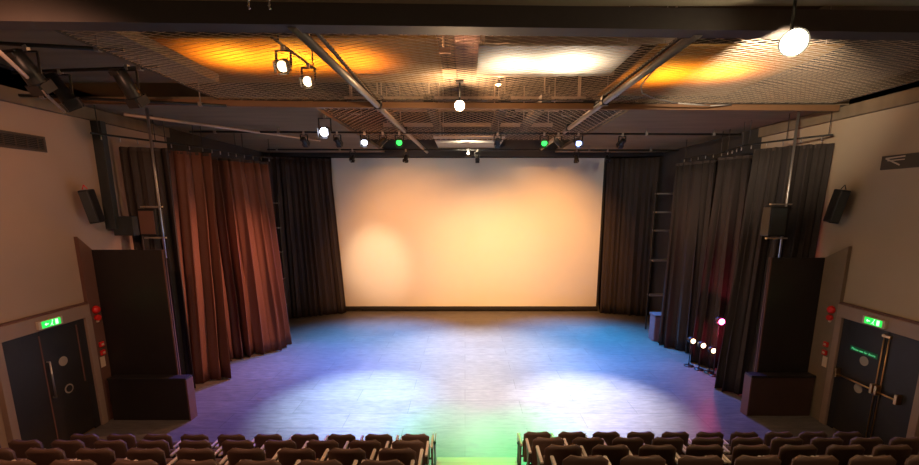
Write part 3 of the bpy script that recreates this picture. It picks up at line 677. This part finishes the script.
# rack beside the left back curtain
t = thing('equipment_rack', 'dark equipment rack in the left wing beside the rear drape', 'rack', (-6.3, 14.4, 0))
for x in (-6.6, -6.1): MB().box(x-.02, x+.02, 14.38, 14.42, 0, 4.6).build('upright', 'blackmetal', t)
for z in (.9, 1.8, 2.7, 3.5, 4.3): MB().box(-6.6, -6.1, 14.3, 14.5, z, z+.04).build('shelf', 'pipe', t)
t = thing('equipment_rack', 'dark equipment rack in the right wing beside the rear drape', 'rack', (6.6, 14.6, 0))
for x in (6.3, 6.95): MB().box(x-.02, x+.02, 14.58, 14.62, 0, 5.0).build('upright', 'blackmetal', t)
for z in (1.2, 2.4, 3.4, 4.0, 4.6): MB().box(6.3, 6.95, 14.45, 14.7, z, z+.05).build('shelf', 'pipe', t)
# chains at the top over the front beam
for i, x in enumerate((-1.9, -1.72)):
    t = thing('hanging_chain', '%s of two short chains under the ceiling before the front beam' % ['left', 'right'][i], 'chain', (x, 4.2, 5.99), 'short chains before the front beam')
    mb = MB()
    for k in range(6): z = 6.19-k*.035; mb.bar((x-(.008 if k % 2 else 0), 4.2, z), (x+(.008 if k % 2 else .001), 4.2, z-.03), .012, .012)
    mb.tube((x, 4.2, 5.98), (x, 4.2, 6.22), .006, 6); mb.build('links', 'steel', t)

# ------------------------------------------------------------------ raked seating
RY, RZ = .84, .39
def row_y(k): return 6.06-RY*k
# seating platforms
for k in range(1, 5):
    y1 = row_y(k)+.56; y0 = row_y(k+1)+.56 if k < 4 else row_y(k)-.6
    z = RZ*k
    t = thing('seating_platform', ['', 'second', 'third', 'fourth', 'fifth'][k]+' row platform of the raked seating', 'seating platform', (0, y1, 0), 'stepped seating platforms')
    MB().box(-6.35, 6.75, y0, y1, z-.06, z).build('deck', 'riser', t)
    MB().box(-6.35, 6.75, y1-.03, y1, 0 if k == 1 else z-RZ-.06+.06, z-.06).build('riser', 'riser', t)
    MB().box(-.45, .85, y1-.05, y1+.012, z-.055, z+.008).build('step_nosing', 'step', t, .004)
t = thing('aisle_step', 'pale wooden step at the foot of the centre aisle', 'step', (.2, 6.2, 0))
MB().box(-.46, .84, 5.79, 6.5, .165, .2).build('tread', 'step', t, .005)
MB().box(-.46, .84, 6.44, 6.48, 0, .165).build('riser', 'step', t)
MB().box(-.46, -.42, 5.79, 6.44, 0, .165).box(.80, .84, 5.79, 6.44, 0, .165).build('side_board', 'riser', t)
MB().box(-.46, .84, 6.36, 6.38, .2, .203).build('anti_slip_strip', 'casing', t)
def aisle_post(x, label):
    t = thing('aisle_post', label, 'post', (x, 6.5, 0), 'posts at the foot of the aisle')
    MB().lathe([(.05, 0), (.05, .012), (.014, .02), (.014, .40)], 12, 'z', (x, 6.56, 0)).build('post', 'blackmetal', t)
    MB().lathe([(.02, .40), (.024, .43), (.012, .45)], 12, 'z', (x, 6.56, 0)).build('collar', 'blackmetal', t)
    for s in (-1, 1): MB().tube((x+s*.012, 6.56, .44), (x+s*.022, 6.56, .60), .006, 8).build('prong', 'casing', t)
aisle_post(-.50, 'thin black post with two pale prongs at the left foot of the aisle')
aisle_post(.88, 'thin black post with two pale prongs at the right foot of the aisle')

# one seat: x is sideways, the sitter faces +y; origin on the platform under the back
def rounded_back(w, z0, z1, r, y, th, lean, bow):
    """backrest slab with rounded top corners, leaning and bowed"""
    mb = MB(); out = []
    hw = w/2; n = 6
    out.append((-hw*.93, z0)); out.append((hw*.93, z0))
    for k in range(n+1):
        a = math.pi/2*k/n; out.append((hw-r+r*math.cos(a), z1-r+r*math.sin(a)))
    for k in range(n+1):
        a = math.pi/2*(1+k/n); out.append((-hw+r+r*math.cos(a), z1-r+r*math.sin(a)))
    # grid of rows and columns clipped to the outline
    NX, NZ = 12, 10; rows = []
    for j in range(NZ+1):
        h = j/NZ; z = z0+(z1-z0)*h
        half = hw*(.93+.07*h) if z < z1-r else hw-r+math.sqrt(max(0, r*r-(z-(z1-r))**2))
        rows.append((z, half))
    for side in (0, 1):
        for (z, half) in rows:
            for i in range(NX+1):
                q = -1+2*i/NX; x = q*half
                dip = -.012*(1-q*q) if z == rows[-1][0] else 0
                edge = 1-abs(q)**6
                t2 = th/2*(.45+.55*edge)
                yy = y-lean*(z-z0)+bow*(q*q)+(t2 if side else -t2)
                mb.v.append((x, yy, z+dip))
    W_ = NX+1; T = W_*(NZ+1)
    for j in range(NZ):
        for i in range(NX):
            a = j*W_+i
            mb.f.append([a, a+1, a+W_+1, a+W_]); mb.smooth.append(True)
            a += T; mb.f.append([a, a+W_, a+W_+1, a+1]); mb.smooth.append(True)
    for i in range(NX):
        mb.f.append([i, T+i, T+i+1, i+1]); mb.smooth.append(True)
        a = NZ*W_+i; mb.f.append([a, a+1, T+a+1, T+a]); mb.smooth.append(True)
    for j in range(NZ):
        a = j*W_; mb.f.append([a, a+W_, T+a+W_, T+a]); mb.smooth.append(True)
        a = j*W_+NX; mb.f.append([a, T+a, T+a+W_, a+W_]); mb.smooth.append(True)
    return mb
def make_seat():
    t = thing('theatre_seat', 'seat', 'theatre seat', (0, 0, 0))
    b = rounded_back(.425, .30, .84, .07, .10, .035, .10, .02).build('backrest', 'seatshell', t)
    c = rounded_back(.385, .36, .822, .06, .125, .04, .10, .02).build('back_cushion', 'seat', b)
    s = MB().box(-.205, .205, .15, .23, .34, .60)
    s.v = [(x, y+.16*(z-.36), z) for x, y, z in s.v]
    s.build('seat', 'seat', t, .03)
    MB().tube((-.23, .17, .36), (.23, .17, .36), .016).build('hinge_bar', 'blackmetal', t)
    for sd in (-1, 1):
        MB().box(sd*.243-.019, sd*.243+.019, .05, .40, .60, .635).build('armrest', 'arm', t, .010)
        MB().prism([(.10, 0), (.34, 0), (.34, .02), (.25, .06), (.28, .45), (.38, .60), (.10, .60), (.14, .06), (.10, .02)], 'x', sd*.243-.012, sd*.243+.012).build('leg', 'arm' if False else 'seatshell', t)
    return t
proto = make_seat(); first = True
ORD = ['aisle', 'second', 'third', 'fourth', 'fifth', 'sixth', 'seventh', 'eighth', 'ninth', 'tenth', 'eleventh']
ROW = ['front row', 'second row', 'third row', 'nearest row']
plan = [(10, 10), (11, 11), (10, 10), (8, 8)]
for k in range(4):
    for side in (0, 1):
        for i in range(plan[k][side]):
            x = -.76-.565*i if side == 0 else 1.12+.535*i
            y = row_y(k)+(.0 if side == 0 else .07)
            o = proto if first else copy_tree(proto); first = False
            o.location = (x, y-.02, RZ*k)
            sn = 'left' if side == 0 else 'right'
            o['label'] = ('brown tip-up seat on the %s edge of the aisle in the %s' % (sn, ROW[k])) if i == 0 else ('brown tip-up seat, %s one %s of the aisle, %s' % (ORD[i], sn, ROW[k]))
            o['group'] = 'dark tip-up theatre seats in raked rows'
